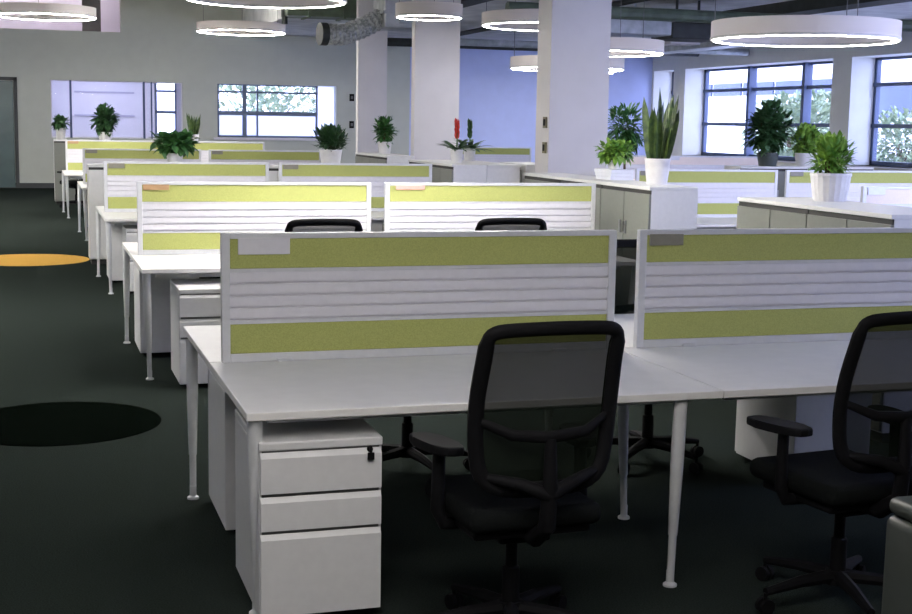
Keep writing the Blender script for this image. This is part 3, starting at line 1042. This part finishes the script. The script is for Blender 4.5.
# small bushy plant left of the middle column
bush((4.80, 18.75, 1.25), 'bushy green plant in a white pot left of the middle column', 0.10, 0.17, 0.15, 0.18, M['leafmid'], 330, 0.10, seed=14, lw=.5, spike=.2)
# spiky dark one over the third-row screens
bush((3.50, 16.33, 1.15), 'dark spiky plant in a white pot above the third-row screens', 0.14, 0.20, 0.20, 0.15, M['leafdark'], 480, 0.12, seed=15, lw=.35, spike=.7)
# trailing leafy one
bush((1.62, 16.33, 1.15), 'leafy trailing green plant in a white pot behind the third-row screens', 0.10, 0.14, 0.22, 0.10, M['leafmid'], 330, 0.12, seed=16, lw=.7, skirt=.25, cz=0.27)
# rear cabinets
bush((0.56, 27.65, 1.25), 'small dark plant in a grey pot at the far aisle end', 0.10, 0.23, 0.15, 0.12, M['leafdark'], 150, 0.14, M['potgrey'], seed=17, lw=.5)
bush((1.40, 27.65, 1.25), 'dense dark round plant before the lit opening in the back wall', 0.14, 0.16, 0.25, 0.27, M['leafdark'], 480, 0.15, seed=18, lw=.55)
blades((3.12, 27.65, 1.25), 'small upright plant in a white pot beside the lit opening', 0.11, 0.14, 13, 0.48, 0.06, M['leafsnake'], M['pot'], 0.3, seed=6)


# ------------------------------------------------------------------ ring lamps
def make_ring(R, H_, drop, led='led'):
    root = thing('ring_lamp', '', 'lamp')
    n = 64
    MB().lathe([(R - 0.006, 0.03), (R, 0.03), (R, H_), (R - 0.006, H_), (R - 0.006, 0.03)], n=n).build('diffuser_band', M['band'], root, True)
    MB().lathe([(R - 0.07, 0.012), (R + 0.006, 0.012), (R + 0.006, 0.032), (R - 0.07, 0.032), (R - 0.07, 0.012)], n=n).build('tray', M['tray'], root)
    s = MB()
    s.lathe([(R - .042, 0.012), (R - .042, 0.005), (R - .020, 0.005), (R - .020, 0.012), (R - .042, 0.012)], n=n)
    s.build('light_strip', M[led], root)
    for k in range(3):
        a = k * 2 * PI / 3 + .4
        MB().tube([((R - .02) * math.cos(a), (R - .02) * math.sin(a), H_), ((R - .02) * math.cos(a), (R - .02) * math.sin(a), drop)], 0.004, 6).build('cable', M['cable'], root)
    return root


RG = 'hanging ring lamps'
for R, x, y, z, cz, led, lab in (
        (0.80, 0.26, 22.99, 3.26, HZ, 'led', 'round ring lamp hanging at the top left picture corner'),
        (0.80, 3.69, 24.98, 3.25, HZ, 'led', 'round ring lamp hanging before the back wall, second from the left'),
        (0.80, 2.28, 13.73, 2.86, HZ, 'ledsoft', 'round ring lamp cut by the top picture edge, left of the ducts'),
        (0.40, 4.55, 15.72, 2.92, HZ, 'ledsoft', 'small ring lamp hanging at the top of the middle column'),
        (0.80, 6.31, 16.5, 2.93, LZ, 'ledsoft', 'round ring lamp half hidden left of the big column'),
        (0.78, 6.93, 16.04, 2.59, LZ, 'ledsoft', 'ring lamp right of the big column, upper of the two bands'),
        (0.80, 7.21, 17.9, 2.46, LZ, 'ledsoft', 'ring lamp right of the big column, lower of the two bands'),
        (0.80, 6.42, 10.47, 2.44, LZ, 'ledsoft', 'large ring lamp hanging before the right windows'),
        (0.80, 2.25, 8.5, 2.62, HZ, 'ledtop', 'ring lamp above the second row of desks, over the picture edge'),
        (0.80, 2.3, 21.6, 3.6, HZ, 'led', 'ring lamp above the fifth row of desks, over the picture edge'),
        (0.80, 0.6, 1.75, 2.75, HZ, 'ledfront', 'ring lamp before the front row, over the picture edge'),
        (0.80, -1.6, 12.0, 3.0, HZ, 'ledaisle_added', 'added ring lamp left of the aisle beside the second row, outside the picture'),  # unseen lamp added to brighten the aisle floor
        (0.80, -1.9, 20.0, 3.0, HZ, 'ledaisle_added', 'added ring lamp left of the aisle beside the fourth row, outside the picture'),  # added out of view, lifts aisle floor and back wall
        (0.60, 12.4, 29.5, 2.9, LZ, 'ledwall_added', 'added ring lamp before the pale blue back wall, hidden behind the big column'),  # hidden lamp added to light the far back wall
        (0.80, 12.0, 9.0, 2.8, LZ, 'ledtop', 'added ring lamp over the window side desks, outside the picture on the right'),  # added unseen, brightens the right wall and window side screens
        (0.80, -2.1, 26.5, 2.8, HZ, 'ledtop', 'added ring lamp left of the aisle before the glass door, outside the picture'),  # unseen lamp added for the far aisle floor
        (0.80, 2.7, 28.6, 4.55, HZ, 'ledbright', 'added high ring lamp before the back wall, over the picture edge'),  # added above the view to light the back wall evenly
):
    o = make_ring(R, 0.17, cz - z - 0.021, led)
    o.location = (x, y, z)
    o['label'] = lab
    o['group'] = RG

# ------------------------------------------------------------------ ducts, pipes and trays under the ceiling
def duct(name, lab, cat, mbf, m):
    o = mbf.build(name, m)
    return tag(o, lab, cat)


# silver unit with its foil hose
t = thing('air_handling_unit', 'silver air unit with a foil hose under the ceiling, left of the middle column', 'duct', (5.55, 20.4, 3.05))
MB().box(-0.42, 0.50, -0.3, 0.45, 0.06, 0.58, 0.02).box(-0.46, 0.54, -0.34, 0.49, 0.27, 0.31).box(-0.2, 0.3, -0.36, -0.29, 0.12, 0.5, 0.01).build('housing', M['duct'], t)
pts = [(-0.40, 0.0, 0.22), (-0.70, -0.02, 0.06), (-1.00, -0.05, -0.06), (-1.34, -0.10, -0.06)]
fine, rr = [], []
for i in range(3):
    for q in range(8):
        a, b_ = Vector(pts[i]), Vector(pts[i + 1])
        fine.append(a.lerp(b_, q / 8))
        rr.append(0.165 if q % 2 else 0.145)
MB().tube(fine, rr, 14).build('foil_hose', M['foil'], t, True)
MB().tube([(0.3, 0, 0.58), (0.3, 0, 0.722)], 0.012, 6).tube([(-0.3, 0, 0.58), (-0.3, 0, 0.722)], 0.012, 6).build('hanger', M['cable'], t)
MB().box(0.51, 0.80, -0.2, 0.3, -0.12, 0.20, 0.01).build('outlet_box', M['ductdark'], t)
MB().tube([(-1.27, -0.09, -0.06), (-1.38, -0.105, -0.06)], 0.17, 16).build('hose_collar', M['ductdark'], t)
t = thing('air_duct', 'dark green square duct on hangers left of the silver air unit', 'duct', (4.15, 22.9, 3.42))
MB().box(-0.05, 1.25, -0.3, 0.3, 0.0, 0.42, 0.02).box(0.3, 0.34, -0.33, 0.33, -0.02, 0.44).box(0.9, 0.94, -0.33, 0.33, -0.02, 0.44).build('duct_body', M['pipegreen'], t)
MB().tube([(-0.04, 0, -0.12), (-0.04, 0, 1.76)], 0.05, 8).build('hanger', M['ductdark'], t)
duct('air_duct', 'silver duct above the dark green square duct at the upper picture edge', 'duct', MB().box(5.3, 6.6, 23.6, 24.2, 3.45, 3.775, 0.02), M['duct'])
duct('cable_tray', 'dark cable tray under the ceiling in front of the middle column', 'tray', MB().box(5.9, 6.25, 16.9, 23.3, 3.66, 3.775, 0.01), M['ductdark'])
duct('air_duct', 'dark rectangular duct running along the ceiling at the top right corner', 'duct', MB().box(10.9, 11.35, 13.5, 22.0, 3.42, 3.60, 0.01), M['ductdark'])
duct('air_duct', 'dark blocky duct right of the big column', 'duct', MB().box(9.95, 10.9, 20.2, 21.0, 3.12, 3.38, 0.02).box(10.2, 10.23, 20.58, 20.62, 3.38, 3.779).box(10.6, 10.63, 20.58, 20.62, 3.38, 3.779), M['ductdark'])
duct('air_duct', 'silver duct beside the dark blocky duct, right of the big column', 'duct', MB().box(7.6, 9.94, 20.2, 20.8, 3.16, 3.44, 0.02).box(8.0, 8.03, 20.48, 20.52, 3.44, 3.779).box(9.4, 9.43, 20.48, 20.52, 3.44, 3.779), M['duct'])
duct('ceiling_pipe', 'dark green pipe running across the ceiling right of the big column', 'pipe', MB().tube([(6.3, 17.9, 3.28), (13.5, 17.9, 3.28)], 0.09, 12), M['pipegreen'])
duct('ceiling_pipe', 'thin dark pipe running diagonally away under the right ceiling', 'pipe', MB().tube([(9.3, 14.5, 3.7), (9.3, 33.5, 3.7)], 0.05, 10), M['ductdark'])
duct('cable_tray', 'dark cable tray right of the middle column under the ceiling', 'tray', MB().box(6.6, 7.0, 19.0, 22.5, 3.62, 3.775, 0.01), M['ductdark'])
duct('ceiling_pipe', 'grey pipe running across the far ceiling before the bluish wall', 'pipe', MB().tube([(7.9, 28.5, 3.45), (16.0, 28.5, 3.45)], 0.08, 10), M['duct'])
duct('ceiling_pipe', 'dark pipe across the far ceiling before the bluish wall', 'pipe', MB().tube([(7.9, 31.0, 3.55), (16.0, 31.0, 3.55)], 0.10, 10), M['ductdark'])
duct('cable_tray', 'flat grey tray running away above the small far ring lamps', 'tray', MB().box(13.5, 14.0, 16.0, 33.0, 3.35, 3.48, 0.01), M['duct'])
duct('ceiling_speaker_box', 'pale square box under the ceiling left of the large ring lamp', 'box', MB().box(11.0, 11.6, 22.4, 22.9, 3.18, 3.60, 0.01), M['tray'])

# ------------------------------------------------------------------ wall plates on the columns
for (x, y, z, m, lab) in ((5.285, 13.7, 1.72, 'olive', 'olive wall switch on the left side of the big column, upper one'),
                          (5.285, 13.7, 1.45, 'olive', 'grey wall plate on the left side of the big column, lower one')):
    t = thing('wall_switch', lab, 'switch', (x, y, z))
    MB().box(-0.012, 0.004, -0.05, 0.05, -0.06, 0.06, 0.003).build('plate', M[m], t)
    MB().box(-0.018, -0.012, -0.025, 0.025, -0.035, 0.035, 0.002).build('rocker', M['black'], t)
for (x, y, z, lab) in ((7.78, BY, 2.3, 'small dark plate on the back wall left of the far column, upper one'),
                       (7.78, BY, 1.62, 'small dark plate on the back wall left of the far column, lower one'), ):
    t = thing('wall_switch', lab, 'switch', (x, y, z))
    MB().box(-0.06, 0.06, -0.02, 0.0, -0.09, 0.09, 0.004).build('plate', M['black'], t)
    MB().box(-0.03, 0.03, -0.026, -0.02, -0.04, 0.04, 0.003).build('rocker', M['cable'], t)
